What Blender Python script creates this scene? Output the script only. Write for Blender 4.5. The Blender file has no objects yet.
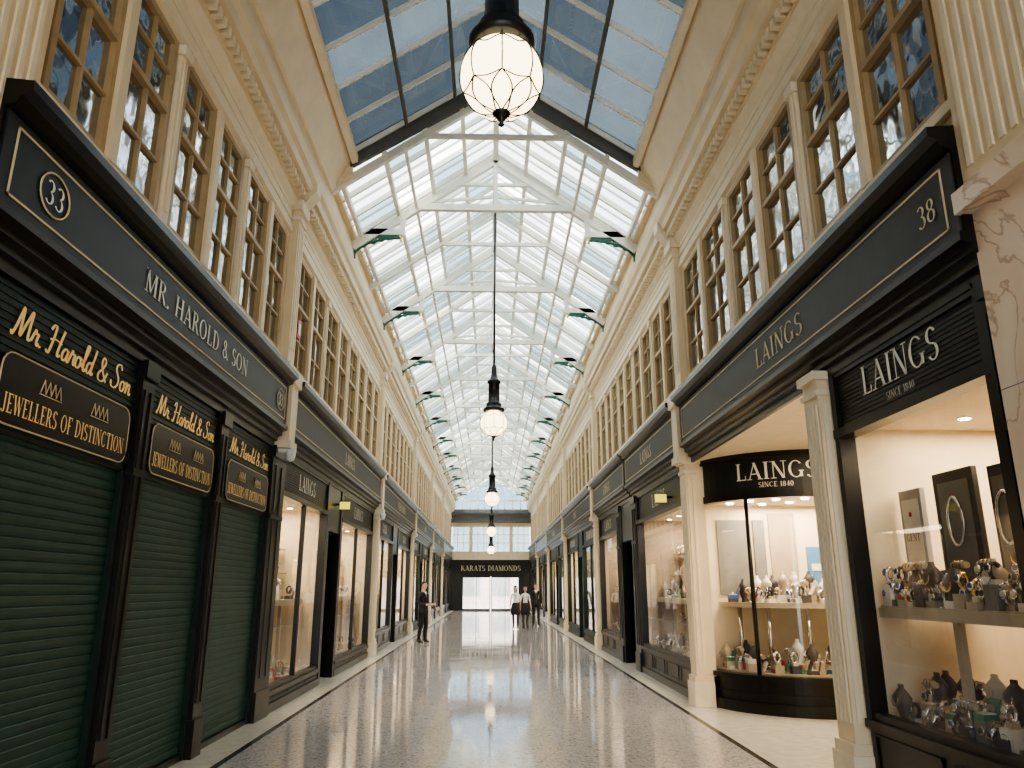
import bpy, bmesh, math, random
from mathutils import Vector, Matrix
random.seed(7)
sc=bpy.context.scene
COL=sc.collection
PI=math.pi
# ------------------------------------------------------------------ materials
def newmat(name):
    m=bpy.data.materials.new(name); m.use_nodes=True
    nt=m.node_tree
    return m,nt,nt.nodes['Principled BSDF'],nt.nodes['Material Output']
def M(name,c,rough=.5,metal=0,var=.06,scale=6,bump=0,emis=0,ecol=None,bscale=40,spec=None):
    m,nt,b,o=newmat(name)
    b.inputs['Roughness'].default_value=rough
    b.inputs['Metallic'].default_value=metal
    if spec is not None: b.inputs['Specular IOR Level'].default_value=spec
    tc=nt.nodes.new('ShaderNodeTexCoord')
    n=nt.nodes.new('ShaderNodeTexNoise'); n.inputs['Scale'].default_value=scale; n.inputs['Detail'].default_value=4
    nt.links.new(tc.outputs['Object'],n.inputs['Vector'])
    r=nt.nodes.new('ShaderNodeValToRGB')
    r.color_ramp.elements[0].position=.3; r.color_ramp.elements[1].position=.7
    r.color_ramp.elements[0].color=[max(0,x*(1-var*1.5)) for x in c]+[1]
    r.color_ramp.elements[1].color=[min(1,x*(1+var)) for x in c]+[1]
    nt.links.new(n.outputs['Fac'],r.inputs['Fac']); nt.links.new(r.outputs['Color'],b.inputs['Base Color'])
    if bump:
        n2=nt.nodes.new('ShaderNodeTexNoise'); n2.inputs['Scale'].default_value=bscale
        nt.links.new(tc.outputs['Object'],n2.inputs['Vector'])
        bp=nt.nodes.new('ShaderNodeBump'); bp.inputs['Strength'].default_value=bump; bp.inputs['Distance'].default_value=.02
        nt.links.new(n2.outputs['Fac'],bp.inputs['Height']); nt.links.new(bp.outputs['Normal'],b.inputs['Normal'])
    if emis:
        b.inputs['Emission Color'].default_value=list(ecol or c)+[1]; b.inputs['Emission Strength'].default_value=emis
    return m
cream=M('cream_paint',(.82,.67,.45),.45,var=.05,scale=3)
cream2=M('cream_paint_light',(.87,.75,.55),.5,var=.04)
white=M('white_roof_paint',(.86,.83,.73),.45,var=.05,scale=3)
tan=M('tan_window_frame',(.45,.32,.165),.45,var=.08)
black=M('black_gloss_paint',(.011,.0105,.009),.28,var=.1,spec=.3)
slate=M('slate_fascia_paint',(.017,.020,.020),.4,var=.1,spec=.22)
slate2=M('grey_fascia_paint',(.036,.034,.031),.45,var=.1,spec=.22)
green=M('dark_green_shutter',(.008,.044,.031),.42,metal=0,var=.12,spec=.3)
greenp=M('dark_green_panel',(.009,.021,.016),.4,var=.12,spec=.25)
gold=M('gold_leaf',(.95,.68,.27),.4,metal=.15,var=.05,emis=.06)  # faint emission added to brighten the lettering, which is no lamp
goldf=M('pale_gold_line',(.70,.58,.34),.45,var=.05)
silverl=M('silver_letter',(.85,.83,.74),.4,var=.03)
brgreen=M('bracket_green',(.03,.14,.10),.5)
dgrey=M('dark_grey_beam',(.13,.125,.11),.6)
iron=M('black_iron',(.015,.015,.015),.35,metal=.4)
# veined marble
marble,nt_,b_,o_m=newmat('beige_marble')
b_.inputs['Roughness'].default_value=.25
tc_=nt_.nodes.new('ShaderNodeTexCoord'); n_=nt_.nodes.new('ShaderNodeTexNoise'); n_.inputs['Scale'].default_value=1.3; n_.inputs['Detail'].default_value=8; n_.inputs['Distortion'].default_value=2.2
nt_.links.new(tc_.outputs['Object'],n_.inputs['Vector'])
r_m=nt_.nodes.new('ShaderNodeValToRGB'); e_=r_m.color_ramp.elements
e_[0].position=.3; e_[0].color=(.80,.62,.46,1); e_[1].position=.7; e_[1].color=(.88,.74,.58,1)
x_=e_.new(.48); x_.color=(.84,.67,.50,1); x_=e_.new(.505); x_.color=(.55,.36,.24,1); x_=e_.new(.53); x_.color=(.84,.67,.50,1)
nt_.links.new(n_.outputs['Fac'],r_m.inputs[0]); nt_.links.new(r_m.outputs[0],b_.inputs['Base Color'])
stripw=M('floor_margin_stone',(.66,.62,.54),.2,var=.08,scale=8)
stripb=M('floor_dark_line',(.03,.03,.03),.22)
shopwall=M('shop_wall_warm',(.74,.63,.46),.6,var=.03)
shoptaupe=M('shop_wall_taupe',(.38,.30,.22),.6,var=.06)
shopgrey=M('shop_panel_grey',(.20,.19,.18),.5)
shopdark=M('shop_panel_dark',(.05,.045,.045),.5)
shelfm=M('shelf_taupe',(.46,.39,.30),.35)
wood=M('warm_wood',(.30,.16,.07),.4)
velvet=M('display_white',(.74,.70,.64),.6)
velvetd=M('display_dark',(.06,.05,.06),.6)
red=M('box_red',(.45,.04,.04),.4); blue=M('box_blue',(.04,.10,.40),.4); grn=M('box_green',(.05,.22,.14),.4)
silver=M('polished_silver',(.75,.75,.76),.18,metal=1)
goldm=M('polished_gold',(.85,.60,.25),.2,metal=1)
poster=M('poster_grey',(.35,.34,.34),.5); posterb=M('poster_blue',(.08,.22,.45),.4)
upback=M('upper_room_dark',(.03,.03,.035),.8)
skin=M('skin',(.62,.40,.30),.5); hairm=M('dark_hair',(.02,.014,.01),.5)
suit=M('black_suit',(.012,.012,.016),.7); shirt=M('white_shirt',(.80,.80,.82),.7); tights=M('dark_tights',(.03,.025,.03),.6)
lip=M('lip',(.45,.15,.13),.5); shoe=M('black_shoe',(.01,.01,.01),.25)
down=M('downlight_emitter',(1,.9,.75),.5,emis=16,ecol=(1,.85,.60))
yel=M('yellow_lit_sign',(.7,.6,.08),.5,emis=.5,ecol=(.95,.80,.10))
globe=M('lamp_globe_glass',(.95,.9,.75),.3,emis=2.4,ecol=(1,.80,.46))
redm=M('alarm_red',(.5,.04,.03),.4); plastic=M('plastic_white',(.8,.8,.8),.35)
stbld=M('street_facade',(.75,.62,.55),.7,var=.15)
def glassmat(name,tint,rough=.02,dirty=0,dcol=(.7,.75,.78),dscale=2,base=.07):
    m=bpy.data.materials.new(name); m.use_nodes=True; nt=m.node_tree; nt.nodes.clear()
    o=nt.nodes.new('ShaderNodeOutputMaterial')
    t=nt.nodes.new('ShaderNodeBsdfTransparent'); t.inputs[0].default_value=tint+(1,)
    g=nt.nodes.new('ShaderNodeBsdfGlossy'); g.inputs['Roughness'].default_value=rough
    ge=nt.nodes.new('ShaderNodeNewGeometry'); d=nt.nodes.new('ShaderNodeVectorMath'); d.operation='DOT_PRODUCT'
    nt.links.new(ge.outputs['Normal'],d.inputs[0]); nt.links.new(ge.outputs['Incoming'],d.inputs[1])
    def mth(op,a,b=None):
        n=nt.nodes.new('ShaderNodeMath'); n.operation=op
        for i,x in enumerate((a,b)):
            if x is None: continue
            if isinstance(x,(int,float)): n.inputs[i].default_value=x
            else: nt.links.new(x,n.inputs[i])
        return n.outputs[0]
    a=mth('ABSOLUTE',d.outputs['Value']); a=mth('SUBTRACT',1.0,a); a=mth('POWER',a,5.0); a=mth('MULTIPLY',a,.85); a=mth('ADD',a,base)
    mx=nt.nodes.new('ShaderNodeMixShader')
    nt.links.new(a,mx.inputs[0]); nt.links.new(t.outputs[0],mx.inputs[1]); nt.links.new(g.outputs[0],mx.inputs[2])
    last=mx
    if dirty:
        d=nt.nodes.new('ShaderNodeBsdfTranslucent'); d.inputs[0].default_value=dcol+(1,)
        tc=nt.nodes.new('ShaderNodeTexCoord'); n=nt.nodes.new('ShaderNodeTexNoise'); n.inputs['Scale'].default_value=dscale
        nt.links.new(tc.outputs['Object'],n.inputs['Vector'])
        mu=mth('MULTIPLY',n.outputs['Fac'],dirty)
        m2=nt.nodes.new('ShaderNodeMixShader'); nt.links.new(mu,m2.inputs[0])
        nt.links.new(mx.outputs[0],m2.inputs[1]); nt.links.new(d.outputs[0],m2.inputs[2]); last=m2
    nt.links.new(last.outputs[0],o.inputs[0]); return m
shopglass=glassmat('shop_glass',(.97,.98,.97),base=.06)
roofglass=glassmat('roof_glass',(.42,.455,.465),dirty=.3,dscale=1.2)
roofglassB=glassmat('roof_glass_weathered',(.13,.185,.215),dirty=.3,dcol=(.45,.53,.58),dscale=2)
roofglassC=glassmat('roof_glass_clear',(.88,.92,.92),dirty=.1,dscale=2)
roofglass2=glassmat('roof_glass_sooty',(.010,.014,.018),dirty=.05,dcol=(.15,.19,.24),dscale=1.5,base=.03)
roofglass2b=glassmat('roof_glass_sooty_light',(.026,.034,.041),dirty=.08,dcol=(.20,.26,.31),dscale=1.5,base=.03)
# upper window panes
winpane,nt,b,o=newmat('upper_window_pane')
b.inputs['Base Color'].default_value=(.06,.06,.06,1); b.inputs['Roughness'].default_value=.06
g=nt.nodes.new('ShaderNodeBsdfGlossy'); g.inputs['Roughness'].default_value=.05; g.inputs[0].default_value=(.88,.9,.9,1)
tc=nt.nodes.new('ShaderNodeTexCoord'); n=nt.nodes.new('ShaderNodeTexNoise'); n.inputs['Scale'].default_value=2.2
nt.links.new(tc.outputs['Object'],n.inputs['Vector'])
bp=nt.nodes.new('ShaderNodeBump'); bp.inputs['Strength'].default_value=.35; bp.inputs['Distance'].default_value=.06
nt.links.new(n.outputs['Fac'],bp.inputs['Height']); nt.links.new(bp.outputs[0],g.inputs['Normal'])
mx=nt.nodes.new('ShaderNodeMixShader'); mx.inputs[0].default_value=.48
nt.links.new(b.outputs[0],mx.inputs[1]); nt.links.new(g.outputs[0],mx.inputs[2]); nt.links.new(mx.outputs[0],o.inputs[0])
# terrazzo
terr,nt,b,o=newmat('terrazzo_floor')
tc=nt.nodes.new('ShaderNodeTexCoord')
v=nt.nodes.new('ShaderNodeTexVoronoi'); v.inputs['Scale'].default_value=50
nt.links.new(tc.outputs['Object'],v.inputs['Vector'])
r=nt.nodes.new('ShaderNodeValToRGB'); r.color_ramp.interpolation='CONSTANT'
e=r.color_ramp.elements; e[0].position=0; e[0].color=(.27,.26,.27,1); e[1].position=.11; e[1].color=(.46,.44,.45,1)
x=e.new(.4); x.color=(.52,.50,.51,1); x=e.new(.72); x.color=(.58,.56,.56,1); x=e.new(.93); x.color=(.38,.35,.34,1)
sp=nt.nodes.new('ShaderNodeSeparateColor'); nt.links.new(v.outputs['Color'],sp.inputs[0]); nt.links.new(sp.outputs[0],r.inputs[0])
n=nt.nodes.new('ShaderNodeTexNoise'); n.inputs['Scale'].default_value=1.2; n.inputs['Detail'].default_value=5
nt.links.new(tc.outputs['Object'],n.inputs['Vector'])
mr=nt.nodes.new('ShaderNodeMapRange'); mr.inputs[1].default_value=.3; mr.inputs[2].default_value=.7; mr.inputs[3].default_value=.03; mr.inputs[4].default_value=.10
nt.links.new(n.outputs['Fac'],mr.inputs[0]); nt.links.new(mr.outputs[0],b.inputs['Roughness'])
nt.links.new(r.outputs[0],b.inputs['Base Color'])
b.inputs['Specular IOR Level'].default_value=1.0

# ------------------------------------------------------------------ mesh builder
class MB:
    def __init__(s): s.v=[];s.f=[];s.m=[];s.sm=[];s.mats=[]
    def mi(s,mat):
        if mat not in s.mats: s.mats.append(mat)
        return s.mats.index(mat)
    def face(s,idx,mat,smooth=False): s.f.append(tuple(idx)); s.m.append(s.mi(mat)); s.sm.append(smooth)
    def poly(s,pts,mat):
        b=len(s.v); s.v+=[tuple(p) for p in pts]; s.face(range(b,b+len(pts)),mat)
    def box(s,x0,x1,y0,y1,z0,z1,mat):
        b=len(s.v); s.v+=[(x,y,z) for x in (x0,x1) for y in (y0,y1) for z in (z0,z1)]
        for q in ((0,1,3,2),(4,6,7,5),(0,4,5,1),(2,3,7,6),(0,2,6,4),(1,5,7,3)): s.face([b+i for i in q],mat)
    def sb(s,sd,u0,u1,y0,y1,z0,z1,mat): s.box(min(sd*u0,sd*u1),max(sd*u0,sd*u1),y0,y1,z0,z1,mat)
    def prism(s,pts,y0,y1,mat,sd=1):
        b=len(s.v); n=len(pts); s.v+=[(sd*p[0],y0,p[1]) for p in pts]+[(sd*p[0],y1,p[1]) for p in pts]
        for i in range(n): j=(i+1)%n; s.face([b+i,b+j,b+n+j,b+n+i],mat)
        s.face([b+i for i in range(n)],mat); s.face([b+n+i for i in range(n-1,-1,-1)],mat)
    def beam(s,p0,p1,w,h,mat,up=(0,0,1)):
        p0=Vector(p0);p1=Vector(p1);d=(p1-p0).normalized(); a=d.cross(Vector(up))
        if a.length<1e-4: a=d.cross(Vector((0,1,0)))
        a.normalize(); c=a.cross(d).normalized()
        b=len(s.v)
        for p in (p0,p1):
            for i,j in ((-1,-1),(1,-1),(1,1),(-1,1)): s.v.append(tuple(p+a*i*w/2+c*j*h/2))
        for q in ((0,1,2,3),(4,7,6,5),(0,4,5,1),(1,5,6,2),(2,6,7,3),(3,7,4,0)): s.face([b+i for i in q],mat)
    def cyl(s,p0,p1,r,mat,seg=8,r1=None,caps=True):
        p0=Vector(p0);p1=Vector(p1);d=(p1-p0).normalized(); a=d.cross(Vector((0,0,1)))
        if a.length<1e-4: a=Vector((1,0,0))
        a.normalize(); c=a.cross(d); b=len(s.v); r1=r if r1 is None else r1
        for p,rr in ((p0,r),(p1,r1)):
            for i in range(seg): t=2*PI*i/seg; s.v.append(tuple(p+a*math.cos(t)*rr+c*math.sin(t)*rr))
        for i in range(seg): j=(i+1)%seg; s.face([b+i,b+j,b+seg+j,b+seg+i],mat,True)
        if caps: s.face([b+i for i in range(seg)],mat); s.face([b+seg+i for i in range(seg)],mat)
    def tube(s,pts,r,mat,seg=5):
        pts=[Vector(p) for p in pts]; b=len(s.v); n=len(pts)
        for k,p in enumerate(pts):
            d=(pts[min(k+1,n-1)]-pts[max(k-1,0)]).normalized(); a=d.cross(Vector((.1,.2,1))).normalized(); c=a.cross(d)
            for i in range(seg): t=2*PI*i/seg; s.v.append(tuple(p+a*math.cos(t)*r+c*math.sin(t)*r))
        for k in range(n-1):
            for i in range(seg): j=(i+1)%seg; s.face([b+k*seg+i,b+k*seg+j,b+(k+1)*seg+j,b+(k+1)*seg+i],mat,True)
    def lathe(s,cx,cy,cz,prof,mat,seg=16,sx=1,sy=1,smooth=True):
        b=len(s.v)
        for r_,z in prof:
            for i in range(seg): t=2*PI*i/seg; s.v.append((cx+r_*sx*math.cos(t),cy+r_*sy*math.sin(t),cz+z))
        for k in range(len(prof)-1):
            for i in range(seg): j=(i+1)%seg; s.face([b+k*seg+i,b+k*seg+j,b+(k+1)*seg+j,b+(k+1)*seg+i],mat,smooth)
        s.face([b+i for i in range(seg)],mat); k=len(prof)-1; s.face([b+k*seg+i for i in range(seg)],mat)
    def sphere(s,c,r,mat,seg=16,rings=10,sc3=(1,1,1),keep=None):
        b=len(s.v)
        for k in range(rings+1):
            a=PI*k/rings
            for i in range(seg):
                t=2*PI*i/seg; s.v.append((c[0]+r*sc3[0]*math.sin(a)*math.cos(t),c[1]+r*sc3[1]*math.sin(a)*math.sin(t),c[2]+r*sc3[2]*math.cos(a)))
        for k in range(rings):
            for i in range(seg):
                j=(i+1)%seg; idx=[b+k*seg+i,b+k*seg+j,b+(k+1)*seg+j,b+(k+1)*seg+i]
                if keep:
                    ce=sum((Vector(s.v[q]) for q in idx),Vector())/4-Vector(c)
                    if not keep(ce/r): continue
                s.face(idx,mat,True)
    def obj(s,name,parent=None,loc=None,recalc=True):
        me=bpy.data.meshes.new(name); me.from_pydata(s.v,[],s.f)
        for m in s.mats: me.materials.append(m)
        me.polygons.foreach_set('material_index',s.m); me.polygons.foreach_set('use_smooth',s.sm)
        if recalc:
            bm=bmesh.new(); bm.from_mesh(me); bmesh.ops.recalc_face_normals(bm,faces=bm.faces); bm.to_mesh(me); bm.free()
        ob=bpy.data.objects.new(name,me); COL.objects.link(ob)
        if parent: ob.parent=parent
        if loc: ob.location=loc
        return ob
def empty(name,loc=(0,0,0)):
    e=bpy.data.objects.new(name,None); COL.objects.link(e); e.location=loc; e.empty_display_size=.2; return e
# ------------------------------------------------------------------ lettering
T_,t_=.15,.055
GL={
'L':(.66,[('V',.17,0,1,T_),('F',.17,1),('H',.03,.03,.6),('V',.59,0,.26,t_)]),
'A':(.84,[('D',.1,0,.42,1,t_),('D',.4,1,.72,0,T_),('H',.33,.2,.6),('F',.1,0),('F',.72,0)]),
'I':(.36,[('V',.17,0,1,T_),('F',.17,1),('F',.17,0)]),
'N':(.88,[('V',.15,0,1,t_),('D',.15,1,.7,0,T_),('V',.72,0,1,t_),('F',.15,0),('F',.12,1),('F',.72,1)]),
'G':(.88,[('A',.42,.5,.33,.47,40,320),('V',.7,.06,.42,T_),('F',.7,.42)]),
'S':(.62,[('A',.3,.74,.2,.23,25,270),('A',.3,.26,.22,.24,90,-155)]),
'M':(1.02,[('V',.13,0,1,t_),('D',.13,1,.47,.05,T_),('D',.47,.05,.8,1,t_),('V',.84,0,1,T_),('F',.13,0),('F',.84,0),('F',.12,1),('F',.84,1)]),
'R':(.78,[('V',.17,0,1,T_),('F',.17,0),('F',.17,1),('A',.3,.745,.24,.225,-90,90),('H',.97,.17,.32),('H',.51,.17,.32),('D',.38,.5,.68,0,T_),('F',.7,0)]),
'B':(.74,[('V',.17,0,1,T_),('A',.3,.745,.22,.225,-90,90),('A',.3,.26,.28,.235,-90,90),('H',.97,.05,.32),('H',.51,.17,.32),('H',.03,.05,.32)]),
'K':(.82,[('V',.17,0,1,T_),('F',.17,0),('F',.17,1),('D',.25,.45,.68,1,t_),('D',.35,.55,.74,0,T_)]),
'H':(.84,[('V',.15,0,1,T_),('V',.67,0,1,T_),('H',.5,.15,.67),('F',.15,0),('F',.15,1),('F',.67,0),('F',.67,1)]),
'O':(.88,[('A',.42,.5,.34,.48,0,360)]),
'D':(.84,[('V',.17,0,1,T_),('A',.3,.5,.4,.47,-90,90),('H',.97,.02,.32),('H',.03,.02,.32)]),
'&':(.8,[('A',.3,.77,.15,.2,0,360),('A',.28,.25,.2,.24,70,340),('D',.25,.65,.72,0,T_)]),
'.':(.3,[('V',.12,0,.14,T_)]),
'J':(.44,[('V',.26,.08,1,T_),('A',.13,.1,.13,.12,-180,0),('F',.26,1)]),
'E':(.66,[('V',.17,0,1,T_),('H',.97,.03,.56),('H',.5,.17,.46),('H',.03,.03,.58),('V',.56,.8,1,t_),('V',.58,0,.22,t_)]),
'F':(.62,[('V',.17,0,1,T_),('H',.97,.03,.56),('H',.5,.17,.46),('V',.56,.8,1,t_),('F',.17,0)]),
'W':(1.04,[('D',.1,1,.32,0,T_),('D',.32,0,.52,.95,t_),('D',.5,1,.74,0,T_),('D',.74,0,.95,1,t_),('F',.1,1),('F',.95,1)]),
'C':(.8,[('A',.42,.5,.33,.47,40,320)]),
'T':(.74,[('V',.36,0,1,T_),('H',.97,.04,.68),('V',.06,.8,1,t_),('V',.66,.8,1,t_),('F',.36,0)]),
'3':(.6,[('A',.28,.75,.19,.22,150,-90),('A',.28,.27,.22,.25,90,-150)]),
'8':(.62,[('A',.3,.76,.18,.21,0,360),('A',.3,.27,.22,.25,0,360)]),
'0':(.64,[('A',.3,.5,.23,.48,0,360)]),
'1':(.4,[('V',.2,0,1,T_),('F',.2,0)]),
'4':(.64,[('V',.42,0,1,T_),('D',.05,.3,.42,1,t_),('H',.3,.04,.6)]),
' ':(.4,[]),}
def serif(txt,sp=.06):
    polys=[];x=0
    for ch in txt:
        adv,ops=GL[ch]
        for o_ in ops:
            k=o_[0]
            if k=='V': _,a,y0,y1,w=o_; polys.append([(x+a-w/2,y0),(x+a+w/2,y0),(x+a+w/2,y1),(x+a-w/2,y1)])
            elif k=='H': _,y,a,b=o_; polys.append([(x+a,y-.03),(x+b,y-.03),(x+b,y+.03),(x+a,y+.03)])
            elif k=='F': _,a,y=o_; y=y if y>0.01 else .04; polys.append([(x+a-.15,y-.04),(x+a+.15,y-.04),(x+a+.15,y),(x+a-.15,y)])
            elif k=='D': _,x0,y0,x1,y1,w=o_; polys.append([(x+x0-w/2,y0),(x+x0+w/2,y0),(x+x1+w/2,y1),(x+x1-w/2,y1)])
            elif k=='A':
                _,cx,cy,rx,ry,a0,a1=o_; n=14
                P=[]
                for i in range(n+1):
                    a=math.radians(a0+(a1-a0)*i/n); w=t_+(T_-t_)*abs(math.cos(a))
                    P.append(((x+cx+(rx+w/2)*math.cos(a),cy+(ry+t_/2)*math.sin(a)),(x+cx+(rx-w/2)*math.cos(a),cy+(ry-t_/2)*math.sin(a))))
                for i in range(n): polys.append([P[i][0],P[i+1][0],P[i+1][1],P[i][1]])
        x+=adv+sp
    return polys,x-sp
SG={
'M':(.95,[[(0,.12),(.06,0),(.17,.3),(.32,1),(.37,.5),(.42,.05),(.6,.6),(.76,1),(.77,.5),(.8,.05),(.95,.12)]]),
'r':(.36,[[(0,.1),(.1,.42),(.14,.5),(.17,.38),(.3,.4),(.26,.2),(.3,.02),(.4,.1)]]),
'.':(.2,[[(.05,.0),(.1,.04),(.12,.0)]]),
'H':(.8,[[(0,.8),(.12,1),(.25,.95),(.2,.4),(.1,0),(-.05,.08)],[(.72,1),(.62,.5),(.58,.04),(.75,.1)],[(.05,.48),(.35,.55),(.72,.5)]]),
'a':(.44,[[(.32,.35),(.2,.43),(.06,.3),(.05,.1),(.15,0),(.28,.12),(.34,.42)],[(.34,.42),(.31,.1),(.38,0),(.46,.1)]]),
'o':(.42,[[(.2,.42),(.07,.33),(.05,.1),(.17,0),(.3,.1),(.32,.3),(.2,.42),(.44,.36)]]),
'l':(.28,[[(0,.1),(.15,.5),(.25,.9),(.2,1),(.12,.85),(.1,.2),(.16,.0),(.28,.1)]]),
'd':(.48,[[(.32,.35),(.2,.43),(.06,.3),(.05,.1),(.15,0),(.28,.12),(.36,.5)],[(.46,1),(.38,.5),(.33,.1),(.38,0),(.48,.1)]]),
'&':(.72,[[(.66,.4),(.45,.02),(.15,0),(.08,.22),(.32,.5),(.42,.75),(.28,.9),(.18,.7),(.32,.38),(.66,.0)]]),
'S':(.66,[[(.62,.8),(.48,1),(.26,.92),(.24,.7),(.46,.45),(.5,.2),(.3,0),(.05,.05),(0,.25)]]),
'n':(.46,[[(0,.38),(.08,.42),(.06,0),(.12,.25),(.24,.42),(.32,.35),(.3,.1),(.36,0),(.46,.1)]]),
' ':(.26,[])}
def cat(P,n=5):
    out=[];P=[P[0]]+P+[P[-1]]
    for i in range(1,len(P)-2):
        for k in range(n):
            t=k/n;o=[]
            for c in (0,1):
                a,b,d,e=P[i-1][c],P[i][c],P[i+1][c],P[i+2][c]
                o.append(.5*((2*b)+(-a+d)*t+(2*a-5*b+4*d-e)*t*t+(-a+3*b-3*d+e)*t**3))
            out.append(tuple(o))
    out.append(P[-1]); return out
def script(txt):
    polys=[];x=0
    for ch in txt:
        adv,sts=SG[ch]
        for st in sts:
            P=cat([(a+b*.15,b) for a,b in st]); L=[]
            for i,p in enumerate(P):
                q=P[min(i+1,len(P)-1)];r_=P[max(i-1,0)]; dx,dy=q[0]-r_[0],q[1]-r_[1]; l=math.hypot(dx,dy) or 1
                w=.022+.05*abs(dy/l)*.8; nx,ny=dy/l*w,-dx/l*w
                L.append(((x+p[0]+nx,p[1]+ny),(x+p[0]-nx,p[1]-ny)))
            for i in range(len(L)-1): polys.append([L[i][0],L[i+1][0],L[i+1][1],L[i][1]])
        x+=adv
    return polys,x
def text(mb,txt,sd,u,yc,z,h,mat,style=serif,width=None,fn=None):
    """sd side; text centred at yc, baseline z"""
    polys,w=style(txt); k=h if width is None else width/w
    for p in polys:
        pts=[]
        for a,b in p:
            a=(a-w/2)*k; b=b*h
            if fn: pts.append(fn(a,z+b))
            else: pts.append((sd*u,yc+(a if sd<0 else -a),z+b))
        mb.poly(pts,mat)
def outline(mb,sd,u,y0,y1,z0,z1,w,mat):
    mb.sb(sd,u,u+.01,y0,y1,z0,z0+w,mat);mb.sb(sd,u,u+.01,y0,y1,z1-w,z1,mat)
    mb.sb(sd,u,u+.01,y0,y0+w,z0,z1,mat);mb.sb(sd,u,u+.01,y1-w,y1,z0,z1,mat)

W=3.0; YB=-6.0; YE=57.0
LB=[YB,3.95,10.2,19.3,28.2,37.1,46.0,YE]
RB=[YB,3.95,11.3,21.3,30.2,39.1,48.0,YE]
# ------------------------------------------------------------------ floor
mb=MB(); mb.box(-2.55,2.55,YB,YE+5,-.1,0,terr); mb.obj('floor')
mb=MB()
for s in (-1,1):
    mb.sb(s,2.55,2.62,YB,YE+5,-.1,.001,stripb); mb.sb(s,2.62,6.5,YB,YE+5,-.1,0,stripw)
mb.obj('floor_margin')
# ------------------------------------------------------------------ upper walls
def upper_windows(br):
    res=[]
    for i in range(len(br)-1):
        a,b=br[i]+.22,br[i+1]-.22; n=max(1,round((b-a)/2.05)); st=(b-a)/n
        for k in range(n): res.append((a+st*(k+.5),st-.22))
    return res
ZW0,ZW1=4.72,6.5
def window_mesh(w):
    mb=MB(); h=ZW1-ZW0
    mb.box(-.02,0,-w/2,w/2,0,h,winpane)
    fr=.06
    lw=(w-.12)/2
    mb.box(-.03,.09,-.06,.06,0,h,cream)
    for c in (-(lw/2+.06),(lw/2+.06)):
        y0,y1=c-lw/2,c+lw/2
        mb.box(0,.05,y0,y0+fr,0,h,tan);mb.box(0,.05,y1-fr,y1,0,h,tan)
        mb.box(0,.05,y0+fr,y1-fr,0,fr,tan);mb.box(0,.05,y0+fr,y1-fr,h-fr,h,tan)
        mb.box(0,.06,y0+fr,y1-fr,h*.55,h*.55+.05,tan)
        mb.box(0,.035,c-.014,c+.014,fr,h-fr,tan)
        for t in (.27,.78): mb.box(0,.032,y0+fr,y1-fr,h*t,h*t+.026,tan)
    return mb
wi=0; cache={}
for s,br in ((-1,LB),(1,RB)):
    for yc,w in upper_windows(br):
        key=round(w,3); wi+=1
        if key not in cache:
            ob=window_mesh(w).obj('window_%d'%wi); cache[key]=ob.data
        else:
            ob=bpy.data.objects.new('window_%d'%wi,cache[key]); COL.objects.link(ob)
        ob.location=(s*(W+.03),yc,ZW0)
        if s>0: ob.rotation_euler=(0,0,PI)
for s,br,nm in ((-1,LB,'wall_left'),(1,RB,'wall_right')):
    mb=MB()
    mb.sb(s,W,W+.25,YB,YE,3.5,ZW0,cream)
    mb.sb(s,W,W+.25,YB,YE,ZW1,7.3,cream)
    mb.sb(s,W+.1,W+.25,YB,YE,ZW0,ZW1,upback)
    mb.sb(s,W-.05,W,YB,YE,ZW0-.08,ZW0,cream2)
    ws=upper_windows(br); prev=YB
    for yc,w in ws+[(YE+1,2)]:
        e=min(yc-w/2,YE)
        if e>prev:
            mb.sb(s,W,W+.1,prev,e,ZW0,ZW1,cream)
            if e-prev<.3:
                m_=(prev+e)/2; mb.sb(s,W-.045,W,m_-.065,m_+.065,ZW0,ZW1,cream2); mb.sb(s,W-.06,W-.045,m_-.02,m_+.02,ZW0+.1,ZW1-.1,cream)
                mb.sb(s,W-.08,W,m_-.09,m_+.09,ZW1-.1,ZW1,cream2)
        prev=yc+w/2
    # rear shell of shops (keeps daylight out)
    mb.sb(s,6.4,6.5,YB,YE,0,4.6,shopwall); mb.sb(s,W+.25,6.4,YB,YE,4.5,4.6,shopwall)
    mb.obj(nm)
    # cornice
    mb=MB()
    P=[(W,6.56),(W-.05,6.58),(W-.05,6.66),(W-.02,6.7),(W-.02,6.98),(W-.06,7.02),(W-.09,7.06),(W-.09,7.1),(W,7.1)]
    mb.prism(P,YB,YE,cream2,s)
    P=[(W+.25,7.1),(W-.12,7.1),(W-.12,7.24),(W-.26,7.26),(W-.28,7.36),(W-.33,7.42),(W-.36,7.52),(W-.36,7.6),(W-.30,7.95),(W+.25,7.95)]
    mb.prism(P,YB,YE,cream,s)
    y=YB
    while y<YE:
        mb.sb(s,W-.21,W-.12,y,y+.07,7.13,7.235,cream2); y+=.13
    # frieze panels beading
    mb.sb(s,W-.035,W-.02,YB,YE,6.76,6.785,cream2); mb.sb(s,W-.035,W-.02,YB,YE,6.9,6.925,cream2)
    mb.obj('trim_1' if s<0 else 'trim_2')
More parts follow.
